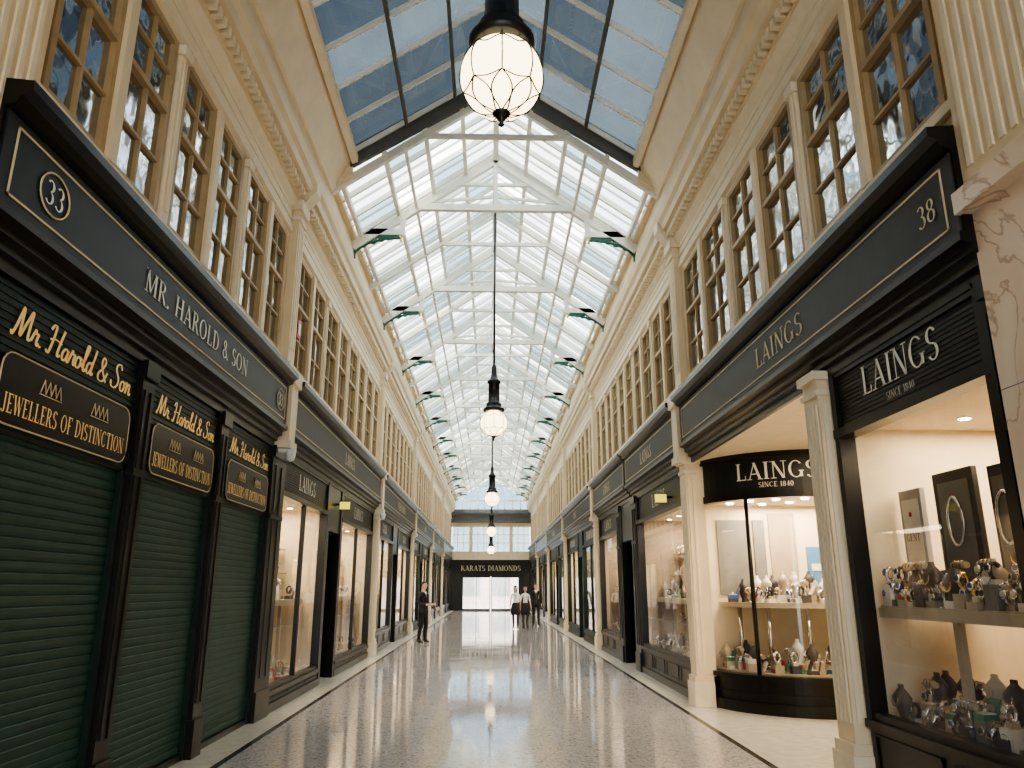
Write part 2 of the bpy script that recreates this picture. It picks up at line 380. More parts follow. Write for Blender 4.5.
# pilasters upper
def pil_upper(s,y,name='upper_pilaster',console=True):
    mb=MB(); w=.17 if console else .40
    if not console: y=y-.25
    zb=4.4 if console else 3.9
    mb.sb(s,W-.12,W+.02,y-w,y+w,zb,7.08,cream)
    for k in ((-.09,0,.09) if console else (-.3,-.2,-.1,0,.1,.2,.3)): mb.sb(s,W-.135,W-.12,y+k-.022,y+k+.022,4.85 if console else 4.1,6.7,cream2)
    if console: mb.sb(s,W-.16,W,y-w-.03,y+w+.03,4.45,4.62,cream)
    mb.sb(s,W-.15,W,y-w-.02,y+w+.02,6.78,6.84,cream2)
    mb.sb(s,W-.17,W,y-w-.04,y+w+.04,6.94,7.1,cream2)
    mb.prism([(W-.05,7.08),(W-.17,7.08),(W-.34,7.28),(W-.34,7.5),(W-.05,7.5)],y-.13,y+.13,cream2,s)
    if console:
        mb.sb(s,W-.22,W,y-w+.02,y+w-.02,3.46,4.4,cream); mb.sb(s,W-.26,W,y-w-.01,y+w+.01,4.3,4.45,cream2)
        mb.sb(s,W-.25,W,y-w,y+w,3.42,3.52,cream2)
    return mb.obj(name)
for s,br in ((-1,LB),(1,RB)):
    for i,y in enumerate(br[1:-1]): pil_upper(s,y,console=i>0)
# ------------------------------------------------------------------ fascias
def fascia(s,y0,y1,mat,label,num=None,style=serif,lh=.2,lw=None,line=True,yc=None,tm=gold):
    mb=MB()
    P=[(W,3.42),(W-.04,3.42),(W-.04,3.50),(W-.08,3.51),(W-.08,3.56),(W-.13,3.58),(W-.13,3.63),(W-.2,3.65),(W-.2,3.70),(W-.16,3.71),(W-.16,4.27),(W-.22,4.29),(W-.24,4.34),(W-.30,4.37),(W-.30,4.43),(W,4.46)]
    mb.prism(P,y0,y1,black,s)
    u=W-.175
    mb.sb(s,u,W-.15,y0+.02,y1-.02,3.72,4.26,mat)
    if line: outline(mb,s,u-.006,y0+.12,y1-.12,3.77,4.21,.014,goldf)
    ymid=(y0+y1)/2 if yc is None else yc
    if label: text(mb,label,s,u-.008,ymid,3.99-lh/2,lh,tm,style,lw)
    if num:
        for yy in num[1]:
            text(mb,num[0],s,u-.008,yy,3.91,.16,silverl if s<0 else goldf)
            if s<0:
                c=[(s*(u-.008),yy+.16*math.cos(a),3.99+.14*math.sin(a)) for a in [2*PI*i/24 for i in range(25)]]
                mb.tube(c,.007,goldf,4)
    return mb.obj('shop_fascia_sign')
fascia(-1,3.8,10.02,slate,'MR. HAROLD & SON',('33',(4.35,9.65)),lh=.19,yc=6.95,tm=silverl,lw=2.6)
fascia(1,4.1,11.12,slate2,'LAINGS',('38',(4.42,)),lh=.22,yc=7.1,tm=goldf,lw=1.25)
fascia(1,11.48,16.0,slate2,'LAINGS',None,lh=.22,tm=goldf)
fascia(1,16.1,21.1,slate,'LAINGS',None,lh=.22,tm=goldf)
fascia(-1,10.38,19.12,slate2,'LAINGS',None,lh=.22,tm=goldf)
for s,br in ((-1,LB),(1,RB)):
    for i in range(3,len(br)-1):
        fascia(s,br[i]+.18,br[i+1]-.18,random.choice([slate,slate2,black]),['DIAMONDS','LAINGS','JEWELLERS','GOLD & RINGS','RINGS'][(i+(s>0))%5],None,lh=.22,tm=goldf)
fascia(-1,LB[0],2.9,slate,None,None)
# ------------------------------------------------------------------ roof
EX,EZ,RZ=2.62,7.9,9.75
def rz(x): return EZ+(EX-abs(x))*(RZ-EZ)/EX
YT=10.9
NX,NZ,NR=2.30,8.38,9.95   # raised near section
def nz(x): return NZ+(NX-abs(x))*(NR-NZ)/NX
roof=empty('ceiling')
mb=MB(); PY=.66; FR=(.04,.3,.55,.78,1.0)
n=int((YE+.3-YT)/PY)+1
for s in (-1,1):
    for i in range(n):
        y0=YT+i*PY; y1=min(y0+PY,YE+.3)
        FF=[0]+list(FR)
        for k in range(5):
            xa,xb=EX*(1-FF[k]),EX*(1-FF[k+1]); q=random.random()
            mb.poly([(s*xa,y0,rz(xa)+.1),(s*xa,y1,rz(xa)+.1),(s*xb,y1,rz(xb)+.1),(s*xb,y0,rz(xb)+.1)],roofglass if q<.48 else (roofglassB if q<.78 else roofglassC))
mb.obj('roof_glazing',roof)
mb=MB(); y=YB+.4-.78
while y<YT:
    for s in (-1,1):
        for fa,fb in ((0,.36),(.36,.7),(.7,1)):
            xa,xb=NX*(1-fa),NX*(1-fb); y0=max(y,YB);y1=min(y+.78,YT)
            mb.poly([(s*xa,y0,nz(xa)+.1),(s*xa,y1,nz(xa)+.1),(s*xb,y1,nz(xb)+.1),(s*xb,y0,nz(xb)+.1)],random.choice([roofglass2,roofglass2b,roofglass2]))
    y+=.78
mb.obj('roof_glazing_near',roof)
mb=MB()
for s in (-1,1):
    # boarded cove under near section
    mb.prism([(2.72,7.6),(2.70,7.7),(2.62,7.74),(NX,NZ-.02),(NX-.04,NZ+.05),(NX-.02,NZ+.14),(NX+.1,NZ+.2),(3.2,NZ+.1),(3.2,7.6)],YB,YT,cream,s)
    mb.prism([(NX+.03,NZ-.16),(NX-.06,NZ-.12),(NX-.06,NZ+.0),(NX+.04,NZ+.0)],YB,YT,cream2,s)
    mb.prism([(2.6,7.9),(2.6,8.02),(3.3,8.0),(3.3,7.9)],YT,YE,cream,s)
mb.obj('roof_cove',roof)
mb=MB()
y=YB+.4
while y<YT:   # near glazing bars
    for s in (-1,1): mb.beam((s*(NX-.03),y,nz(NX-.03)+.04),(0,y,NR+.04),.035,.08,white)
    y+=.78
for s in (-1,1):
    for f in (.36,.7):
        x=NX*(1-f); mb.beam((s*x,YB,nz(x)+.0),(s*x,YT,nz(x)+.0),.05,.08,dgrey)
mb.beam((0,YB,NR),(0,YT,NR),.1,.2,dgrey)
for s in (-1,1):   # stepped gable closing the raised section
    mb.prism([(0,RZ-.05),(NX+.06,nz(NX)-.22),(NX+.06,nz(NX)+.15),(0,NR+.15)],YT-.05,YT+.03,dgrey,s)
    mb.prism([(NX+.02,rz(NX)-.1),(2.75,rz(2.75)-.1),(2.75,NZ+.15),(NX+.02,NZ+.15)],YT-.05,YT+.03,cream,s)
mb.obj('roof_bars_near',roof)
mb=MB()
y=YT+PY
while y<YE:
    for s in (-1,1):
        mb.beam((s*EX,y,EZ+.05),(0,y,RZ+.05),.05,.09,white)
        mb.beam((s*EX,y-PY/2,EZ+.08),(0,y-PY/2,RZ+.08),.022,.04,white)
    y+=PY
for s in (-1,1):
    for f in (.04,.3,.55,.78):
        x=EX*(1-f); mb.beam((s*x,YT,rz(x)+.01),(s*x,YE,rz(x)+.01),.07,.11,white)
mb.beam((0,YT,RZ-.02),(0,YE,RZ-.02),.1,.22,white)
mb.obj('roof_bars',roof)
mb=MB(); gb=MB()
def bracket(g,s,y):
    x0,x1,zt=2.66,1.78,8.05
    g.beam((s*x0,y,zt-.06),(s*x1,y,zt-.06),.05,.05,brgreen)
    pts=[(s*(x0-.88*(1-math.cos(a))),y,zt-.5+.42*math.sin(a)) for a in [PI/2*i/10 for i in range(11)]]
    g.tube(pts,.026,brgreen,6)
    g.beam((s*(x0-.02),y,zt-.5),(s*(x0-.02),y,zt),.05,.05,brgreen)
    for cx,cz,r_ in ((2.50,7.86,.09),(2.30,7.91,.065),(2.14,7.94,.045),(2.02,7.96,.03)):
        g.tube([(s*(cx+r_*math.cos(a)),y,cz+r_*math.sin(a)) for a in [2*PI*i/12 for i in range(13)]],.014,brgreen,5)
        g.tube([(s*(cx+r_*.45*math.cos(a)),y,cz+r_*.45*math.sin(a)) for a in [2*PI*i/10 for i in range(11)]],.012,brgreen,4)
    g.lathe(s*x1,y,zt-.16,[(.005,0),(.03,.03),(.02,.07),(.04,.1),(.03,.2)],goldm,8)
ys=[]; y=13.0
while y<YE-1: ys.append(y); y+=4.05
for y in ys:
    for s in (-1,1):
        mb.beam((s*2.68,y,rz(2.68)-.08),(0,y,RZ-.08),.11,.18,white)
        mb.beam((s*2.7,y,8.08),(s*1.72,y,8.08),.11,.12,white)
        mb.beam((s*1.78,y,8.0),(s*1.72,y,rz(1.72)-.05),.09,.09,white)
        mb.beam((s*1.3,y,rz(1.3)-.1),(s*.05,y,8.86),.05,.05,white)
        bracket(gb,s,y)
    mb.beam((-1.5,y,8.62),(1.5,y,8.62),.10,.13,white)
    mb.beam((0,y,8.62),(0,y,RZ),.08,.08,white,up=(0,1,0))
    mb.beam((-.8,y,9.12),(.8,y,9.12),.06,.06,white)
    y2=y-2.02
    if y2>YT:
        for s in (-1,1): mb.beam((s*2.68,y2,rz(2.68)-.06),(0,y2,RZ-.06),.08,.13,white)
        mb.beam((-1.2,y2,rz(1.2)-.06),(1.2,y2,rz(1.2)-.06),.06,.08,white)
for s in (-1,1):
    mb.beam((s*1.5,YT,8.6),(s*1.5,YE,8.6),.05,.07,white)
mb.obj('roof_trusses',roof); gb.obj('truss_brackets',roof)
# ------------------------------------------------------------------ lamps
def lamp(y,z=4.85,top=RZ):
    e=empty('pendant_lamp',(0,y,z))
    g=MB(); g.sphere((0,0,0),.265,globe,32,20); g.obj('globe',e)
    m=MB()
    m.lathe(0,0,0,[(.12,.235),(.19,.225),(.215,.26),(.215,.285),(.17,.31),(.15,.36),(.155,.39),(.115,.42),(.11,.80),(.135,.82),(.135,.86),(.09,.90),(.06,.98),(.05,1.15),(.03,1.2),(.02,1.25)],iron,24)
    m.cyl((0,0,1.2),(0,0,top-z-.05),.022,iron,8)
    m.lathe(0,0,0,[(.004,-.36),(.02,-.345),(.012,-.325),(.03,-.30),(.045,-.275),(.06,-.262)],iron,12)
    m.obj('fitting',e)
    c=MB(); R=.27; n=8
    def sp(la,lo): return (R*math.cos(la)*math.cos(lo),R*math.cos(la)*math.sin(lo),R*math.sin(la))
    for k in range(n):
        l0=2*PI*k/n
        c.tube([sp(math.radians(60-85*i/12),l0) for i in range(13)],.005,iron,4)
        for d in (-1,1):
            c.tube([sp(math.radians(-25-60*i/10),l0+d*PI/n*math.sin(PI*i/10)*1.0) for i in range(11)],.005,iron,4)
    c.tube([sp(math.radians(28)+.12*math.cos(n*a),a) for a in [2*PI*i/96 for i in range(97)]],.005,iron,4)
    c.tube([sp(math.radians(-25)-.10*abs(math.sin(n*a/2)),a) for a in [2*PI*i/96 for i in range(97)]],.005,iron,4)
    c.obj('leading',e)
    return e
for y,z in ((-3.5,4.77),(4.15,4.77),(14.6,4.76),(27.5,4.72),(40.8,4.5),(50.5,4.0)): lamp(y,z,NR if y<YT else RZ)  # rearmost lamp, behind the camera, is added to light the near end
# ------------------------------------------------------------------ shops
def area(name,loc,sx,sy,en,col=(1,.80,.54),parent=None,rot=(0,0,0)):
    l=bpy.data.lights.new(name,'AREA'); l.shape='RECTANGLE'; l.size=sx; l.size_y=sy; l.energy=en; l.color=col
    o_=bpy.data.objects.new(name,l); COL.objects.link(o_); o_.location=loc; o_.rotation_euler=rot
    if parent: o_.parent=parent
    return o_
def item(m,s,x,y,z,k,sc_=1.0,seg=10):
    f=-s
    if k==0: # necklace bust
        h=.26*sc_; c=random.choice([velvet,velvetd,velvetd,shelfm])
        m.lathe(x,y,z,[(.05*sc_,0),(.055*sc_,.01),(.04*sc_,.03),(.085*sc_,.12*sc_),(.10*sc_,.17*sc_),(.06*sc_,.21*sc_),(.03*sc_,.235*sc_),(.03*sc_,h)],c,seg,sx=.55)
        m.tube([(x+f*(.062*sc_),y+.055*sc_*math.cos(a),z+.17*sc_+.06*sc_*math.sin(a)) for a in [PI+PI*i/8 for i in range(9)]],.005,random.choice([silver,goldm]),4)
    elif k==1: # watch on stand
        m.box(x-.025*sc_,x+.025*sc_,y-.03*sc_,y+.03*sc_,z,z+.03*sc_,random.choice([velvet,velvetd,shelfm]))
        m.tube([(x+.03*sc_*math.cos(a),y,z+.08*sc_+.05*sc_*math.sin(a)) for a in [2*PI*i/10 for i in range(11)]],.014*sc_,random.choice([silver,silver,velvetd,goldm,silver]),5)
        m.cyl((x+f*.035*sc_,y,z+.095*sc_),(x+f*.048*sc_,y,z+.097*sc_),.028*sc_,silver,10); m.cyl((x+f*.048*sc_,y,z+.097*sc_),(x+f*.05*sc_,y,z+.097*sc_),.021*sc_,random.choice([velvetd,velvet,blue]),10)
    elif k==2: # open box
        c=random.choice([red,blue,grn,velvet,shelfm,velvetd]); w=.05*sc_
        m.box(x-w,x+w,y-w,y+w,z,z+.04*sc_,c); m.box(x-w*.8,x+w*.8,y-w*.8,y+w*.8,z+.04*sc_,z+.048*sc_,velvet)
        m.beam((x-f*w,y,z+.04*sc_),(x-f*w*1.5,y,z+.13*sc_),2*w,.012,c,up=(1,0,0)); m.sphere((x,y,z+.06*sc_),.014*sc_,silver,8,5)
    elif k==3: # ring cone
        m.lathe(x,y,z,[(.028*sc_,0),(.026*sc_,.01),(.008*sc_,.085*sc_),(.003,.09*sc_)],random.choice([velvet,shelfm]),seg)
        m.tube([(x+.016*sc_*math.cos(a),y+.016*sc_*math.sin(a),z+.05*sc_) for a in [2*PI*i/8 for i in range(9)]],.004,goldm,4)
    elif k==4: # bracelet T-bar
        m.cyl((x,y,z),(x,y,z+.12*sc_),.008,silver,6); m.cyl((x,y,z),(x,y,z+.01),.035*sc_,silver,10); m.cyl((x,y-.08*sc_,z+.13*sc_),(x,y+.08*sc_,z+.13*sc_),.022*sc_,shelfm,8)
        for q in (-.04,0,.04): m.tube([(x+.03*sc_*math.cos(a),y+q*sc_,z+.13*sc_+.03*sc_*math.sin(a)) for a in [2*PI*i/8 for i in range(9)]],.006,random.choice([goldm,silver,silver]),4)
    else: # tray / card
        m.beam((x,y,z+.01),(x-f*.05*sc_,y,z+.10*sc_),.10*sc_,.012,random.choice([velvet,shelfm,poster,velvetd]),up=(1,0,0))
        for q in range(3): m.sphere((x-f*.012+f*.004,y-.03+.03*q,z+.05*sc_),.009,goldm,6,4)
def downlights(m,s,u0,u1,y0,y1,z,n):
    for i in range(n):
        for uu in ((u0*.7+u1*.3),(u0*.3+u1*.7)):
            y=y0+(y1-y0)*(i+.5)/n; m.cyl((s*uu,y,z-.012),(s*uu,y,z-.004),.045,down,12); m.cyl((s*uu,y,z-.008),(s*uu,y,z),.06,silver,12)
def shop(s,y0,y1,z0=.5,z1=2.85,mull=1,head='LAINGS',depth=1.7,fm=black,back=shopwall,n=20,en=1.0,sub=None,shelf=1.42,stripes=True,hc=slate,lh=.24,near=False,isc=1.0):
    e=empty('shop_window_bay')
    m=MB()
    # stall riser
    m.sb(s,W-.05,W+.1,y0,y1,0,.12,fm); m.sb(s,W-.02,W+.1,y0,y1,.12,z0-.06,fm); m.sb(s,W-.06,W+.12,y0,y1,z0-.06,z0,fm)
    k=max(1,round((y1-y0)/1.1))
    for i in range(k):
        a=y0+(y1-y0)*i/k+.08;b=y0+(y1-y0)*(i+1)/k-.08; outline(m,s,W-.035,a,b,.17,z0-.1,.02,fm)
    m.sb(s,W-.04,W+.1,y0,y0+.08,z0,3.45,fm); m.sb(s,W-.04,W+.1,y1-.08,y1,z0,3.45,fm)
    m.sb(s,W-.05,W+.1,y0,y1,z1,z1+.08,fm); m.sb(s,W,W+.1,y0,y1,z1+.08,3.45,hc); m.sb(s,W-.03,W+.1,y0,y1,3.38,3.45,fm)
    m.sb(s,W-.02,W+.08,y0+.08,y1-.08,z0,z0+.05,fm)
    if stripes:
        z=z1+.12
        while z<3.36: m.sb(s,W-.008,W,y0+.08,y1-.08,z,z+.012,fm); z+=.035
    for i in range(1,mull): yy=y0+(y1-y0)*i/mull; m.sb(s,W-.01,W+.06,yy-.02,yy+.02,z0,z1,fm)
    if head: text(m,head,s,W-.014,(y0+y1)/2,z1+.26 if sub else z1+.2,lh,silverl,serif)
    if sub: text(m,sub,s,W-.014,(y0+y1)/2,z1+.14,.06,silverl,serif)
    m.obj('frame',e)
    g=MB(); g.poly([(s*(W+.03),y0+.08,z0+.05),(s*(W+.03),y1-.08,z0+.05),(s*(W+.03),y1-.08,z1),(s*(W+.03),y0+.08,z1)],shopglass); g.obj('glass',e)
    r_=MB(); ub=W+depth
    r_.sb(s,W+.1,ub,y0,y1,z0-.05,z0,shelfm); r_.sb(s,ub,ub+.05,y0,y1,0,3.45,back)
    r_.sb(s,W+.1,ub,y0,y0+.03,z0,z1+.1,back); r_.sb(s,W+.1,ub,y1-.03,y1,z0,z1+.1,back); r_.sb(s,W+.1,ub,y0,y1,z1+.08,z1+.12,shopwall)
    downlights(r_,s,W+.1,ub,y0,y1,z1+.08,max(2,int((y1-y0)/.8)))
    sx0,sx1=(.12,.95) if near else (.3,1.0)
    if near:
        # freestanding brand panels and a necklace backdrop standing on the counter
        for yc,uu,wd,zb,hh,mt in ((y1-.26,.40,.32,shelf,.92,poster),(y1-.80,.44,.50,shelf,1.0,shopdark),(y1-1.28,.50,.30,shelf,.98,velvetd),(y1-1.65,.5,.3,shelf,.9,poster)):
            r_.sb(s,W+uu,W+uu+.04,yc-wd/2,yc+wd/2,zb,zb+hh,mt)
            r_.sb(s,W+uu-.006,W+uu,yc-wd*.38,yc+wd*.38,zb+.1,zb+hh-.08,shopgrey if mt is not poster else velvet)
            if mt is not poster:
                r_.tube([(s*(W+uu-.015),yc+.09*math.cos(a),zb+hh*.62+.18*math.sin(a)) for a in [2*PI*i/20 for i in range(21)]],.014,silver,5)
            else:
                text(r_,'GENT',s,W+uu-.01,yc,zb+hh*.55,.06,shopdark)
            r_.sphere((s*(W+uu-.012),yc,zb+hh-.2),.022,red,8,6,(.3,1,1))
        for yc in (y0+.6,y0+1.5): r_.sb(s,ub-.2,ub-.12,yc-.25,yc+.25,z0,2.5,shopgrey)
        # tall wall cabinets and counter further back in the shop
        r_.sb(s,ub-.5,ub-.1,y1-.35,y1-.05,z0,2.6,shoptaupe); r_.sb(s,W+1.3,W+1.7,y0+.2,y1-.5,z0,1.35,wood)
        for q in range(5): r_.sb(s,W+1.4,W+1.5,y0+.3+.35*q,y0+.42+.35*q,1.35,1.6,random.choice([velvetd,posterb,red,velvet]))
    k=max(1,int((y1-y0)/1.0))
    for i in range(k):
        yc=y0+(y1-y0)*(i+.5)/k; pm=random.choice([poster,shopgrey,velvet,shopdark,wood,shoptaupe])
        r_.sb(s,ub-.03,ub,yc-.3,yc+.3,z0+1.0,z1-.15,pm)
        if pm in (poster,shopgrey): r_.sphere((s*(ub-.04),yc,z0+1.55),.12,velvet,10,6,(.1,1,1.3))
    # shelf
    r_.sb(s,W+sx0,W+sx1,y0+.12,y1-.12,shelf-.07,shelf,shelfm); r_.sb(s,W+sx0-.02,W+sx0,y0+.12,y1-.12,shelf-.09,shelf-.015,shelfm)
    tiers=[] if near else [(.98,.55),(1.85,.6),(2.25,.65)]
    for tz,tu in tiers: r_.sb(s,W+tu,W+tu+.3,y0+.1,y1-.1,tz-.02,tz,shelfm)
    q=y0+.3
    while q<y1-.1: r_.sb(s,W+sx0+.1,W+sx0+.15,q-.03,q+.03,z0,shelf-.05,shelfm); r_.sb(s,W+sx1-.2,W+sx1-.15,q-.03,q+.03,z0,shelf-.05,shelfm); q+=.9
    r_.obj('display_interior',e)
    j=MB(); kinds=[0,1,1,1,2,4,4,5,1] if near else [0,1,1,2,3,4,5]
    for lv,uu0,uu1,nn in [(z0,W+.15,W+.8,n),(shelf,W+sx0+.05,W+sx1-(.60 if near else .1),n)]+[(tz,W+tu+.05,W+tu+.25,max(6,n//2)) for tz,tu in tiers]:
        for i in range(nn):
            yy=y0+.15+(y1-y0-.3)*(i+random.random())/nn; uu=random.uniform(uu0,uu1); zz=lv
            if random.random()<.4 and nn==n:
                hgt=random.choice([.05,.1,.16]); j.sb(s,uu-.055,uu+.055,yy-.06,yy+.06,lv,lv+hgt,random.choice([velvetd,shelfm,velvet,shopgrey])); zz=lv+hgt
            item(j,s,s*uu,yy,zz,random.choice(kinds),isc,8)
    j.obj('jewellery_display',e)
    area('shop_light',(s*(W+.1+depth*.45),(y0+y1)/2,z1+.05),depth*.6,(y1-y0)*.8,60*(y1-y0)/3*en,parent=e)
    return e
def door(s,y0,y1,dark=True,head=None,fm=black):
    e=empty('shop_doorway'); m=MB()
    u=W+.55
    m.sb(s,W-.04,W+.12,y0,y0+.12,0,3.45,fm); m.sb(s,W-.04,W+.12,y1-.12,y1,0,3.45,fm); m.sb(s,W-.02,W+.12,y0,y1,2.6,3.45,fm)
    m.sb(s,W+.12,u,y0,y0+.04,0,2.6,fm); m.sb(s,W+.12,u,y1-.04,y1,0,2.6,fm); m.sb(s,W+.1,u,y0,y1,2.6,2.65,cream2)
    m.sb(s,u,u+.06,y0,y0+.14,0,2.6,fm);m.sb(s,u,u+.06,y1-.14,y1,0,2.6,fm);m.sb(s,u,u+.06,y0,y1,2.15,2.6,fm);m.sb(s,u,u+.06,y0,y1,0,.35,fm)
    m.sb(s,u,u+.06,(y0+y1)/2-.04,(y0+y1)/2+.04,0,2.2,fm)
    m.sb(s,u-.03,u,y0+.2,y0+.23,.9,1.5,goldm)
    m.sb(s,u+1.2,u+1.25,y0,y1,0,3.45,shopdark if dark else shopwall); m.sb(s,u,u+1.2,y0,y0+.03,0,3.45,shopwall); m.sb(s,u,u+1.2,y1-.03,y1,0,3.45,shopwall)
    if head: text(m,head,s,W-.045,(y0+y1)/2,2.95,.16,goldf)
    m.obj('frame',e)
    g=MB(); g.poly([(s*(u+.03),y0+.1,.35),(s*(u+.03),y1-.1,.35),(s*(u+.03),y1-.1,2.15),(s*(u+.03),y0+.1,2.15)],shopglass); g.obj('glass',e)
    if not dark: area('door_light',(s*(u+.7),(y0+y1)/2,2.9),.5,.6,25,parent=e)
    return e
def column(s,y,mat=cream,mat2=cream2,w=.15,h=3.48):
    m=MB(); uo=W-.14
    m.sb(s,uo-.05,W+.1,y-w-.04,y+w+.04,0,.32,mat2); m.sb(s,uo-.03,W+.1,y-w-.02,y+w+.02,.32,.4,mat)
    m.sb(s,uo,W+.14,y-w,y+w,.4,h,mat)
    for k in (-.1,-.035,.035,.1):
        m.sb(s,uo-.012,uo,y+k*w/.15-.018,y+k*w/.15+.018,.55,h-.3,mat2)
    for k in (.03,.1): m.sb(s,uo+k,uo+k+.035,y-w-.012,y-w,.55,h-.3,mat2)
    m.sb(s,uo-.02,W+.1,y-w-.02,y+w+.02,h-.22,h-.17,mat2); m.sb(s,uo-.04,W+.1,y-w-.03,y+w+.03,h-.08,h,mat2)
    return m.obj('shopfront_column')
# left shuttered shop
def shutter(y0,y1):
    s=-1; m=MB(); z=.06; pts=[(W+.06,.0)]
    while z<2.55:
        pts+=[(W+.040,z),(W+.033,z+.008),(W+.030,z+.03),(W+.033,z+.062),(W+.040,z+.070)]; z+=.071
    pts.append((W+.06,2.56)); pts+=[(W+.09,2.56),(W+.09,0)]
    m.prism(pts,y0+.03,y1-.03,green,s)
    m.sb(s,W-.01,W+.08,y0,y0+.05,0,2.55,greenp); m.sb(s,W-.01,W+.08,y1-.05,y1,0,2.55,greenp); m.sb(s,W,W+.05,y0+.05,y1-.05,0,.06,black)
    return m.obj('roller_shutter')
def signboard(y0,y1,ty0,ty1):
    s=-1; m=MB(); m.sb(s,W-.0,W+.1,y0,y1,2.5,3.45,greenp)
    z=2.52
    while z<3.42: m.sb(s,W-.010,W,y0,y1,z,z+.038,greenp); z+=.05
    u=W-.02; yc=(ty0+ty1)/2; w=ty1-ty0; big=w>1.74
    text(m,'Mr. Harold & Son',s,u,yc,3.10 if big else 3.08,.2 if big else .18,gold,script,w*.88)
    # plaque
    pz0,pz1=2.55,2.99; pw=w*.92; pts=[]
    for cx,cz,a0 in ((1,1,0),(-1,1,90),(-1,-1,180),(1,-1,270)):
        for k in range(5):
            a=math.radians(a0+90*k/4); pts.append((yc+cx*(pw/2-.1)+.1*math.cos(a),(pz0+pz1)/2+cz*((pz1-pz0)/2-.1)+.1*math.sin(a)))
    b0=[(-(u-.01),a,b) for a,b in pts]; m.poly(b0,black)
    for i in range(len(b0)):
        m.poly([b0[i],b0[(i+1)%len(b0)],(-(W),)+b0[(i+1)%len(b0)][1:],(-(W),)+b0[i][1:]],black)
    m.tube(b0+[b0[0]],.006,goldf,4)
    text(m,'JEWELLERS OF DISTINCTION',s,u-.014,yc,2.62,.12,gold,serif,pw*.93)
    for q in (-.18,.18):
        c=yc+q*w
        for k in range(4): m.cyl((-(u-.016),c-.09+.06*k,2.82),(-(u-.016),c-.06+.06*k,2.91),.004,goldf,4); m.cyl((-(u-.016),c-.06+.06*k,2.91),(-(u-.016),c-.03+.06*k,2.82),.004,goldf,4)
        m.cyl((-(u-.016),c-.1,2.81),(-(u-.016),c+.16,2.81),.004,goldf,4)
    return m.obj('jewellers_signboard')
def darkpier(s,y0,y1,mat=black):
    m=MB(); m.sb(s,W-.08,W+.1,y0,y1,0,.35,mat); m.sb(s,W-.05,W+.1,y0+.01,y1-.01,.35,3.45,mat)
    c=(y0+y1)/2; w=(y1-y0)
    for k in (-.22,.22): m.sb(s,W-.065,W-.05,c+k*w-.02,c+k*w+.02,.5,3.2,mat)
    m.sb(s,W-.08,W+.1,y0,y1,3.3,3.45,mat); m.sb(s,W-.07,W,y0,y1,2.48,2.54,mat)
    return m.obj('shopfront_pilaster')
shutter(3.75,6.1); shutter(6.35,8.0); shutter(8.25,10.0)
signboard(3.75,6.14,4.3,6.08); signboard(6.31,8.04,6.38,7.98); signboard(8.21,10.04,8.3,9.98)
darkpier(-1,6.1,6.35); darkpier(-1,8.0,8.25); darkpier(-1,10.0,10.6); darkpier(-1,3.5,3.75)
m=MB(); m.sb(-1,W,W+.2,YB,3.5,0,3.45,shopdark); m.obj('wall_shopfront_left')
# left run
shop(-1,10.6,13.7,mull=2,z0=.28,n=30,head='LAINGS',depth=1.5,fm=black,isc=1.2,en=.85)
door(-1,13.7,15.0,head=None)
shop(-1,15.0,19.0,mull=2,z0=.28,n=30,depth=1.5,head='LAINGS',isc=1.2,en=.85)
column(-1,19.3)
# right run
m=MB(); m.sb(1,W-.10,W+.2,YB,4.12,0,3.9,marble)
m.sb(1,W-.2,W+.1,YB,4.12,3.82,3.96,marble)
for z in (.9,1.8,2.7): m.sb(1,W-.102,W,YB,4.12,z,z+.006,shopgrey)
for y in (1.2,2.6): m.sb(1,W-.102,W,y,y+.006,0,3.8,shopgrey)
m.obj('wall_stone_right')
darkpier(1,4.12,4.24)
shop(1,4.24,6.38,z0=.6,z1=2.85,n=110,depth=2.4,head='LAINGS',sub='SINCE 1840',shelf=1.46,en=1.0,back=shopwall,hc=black,near=True,isc=1.05)
column(1,6.56)
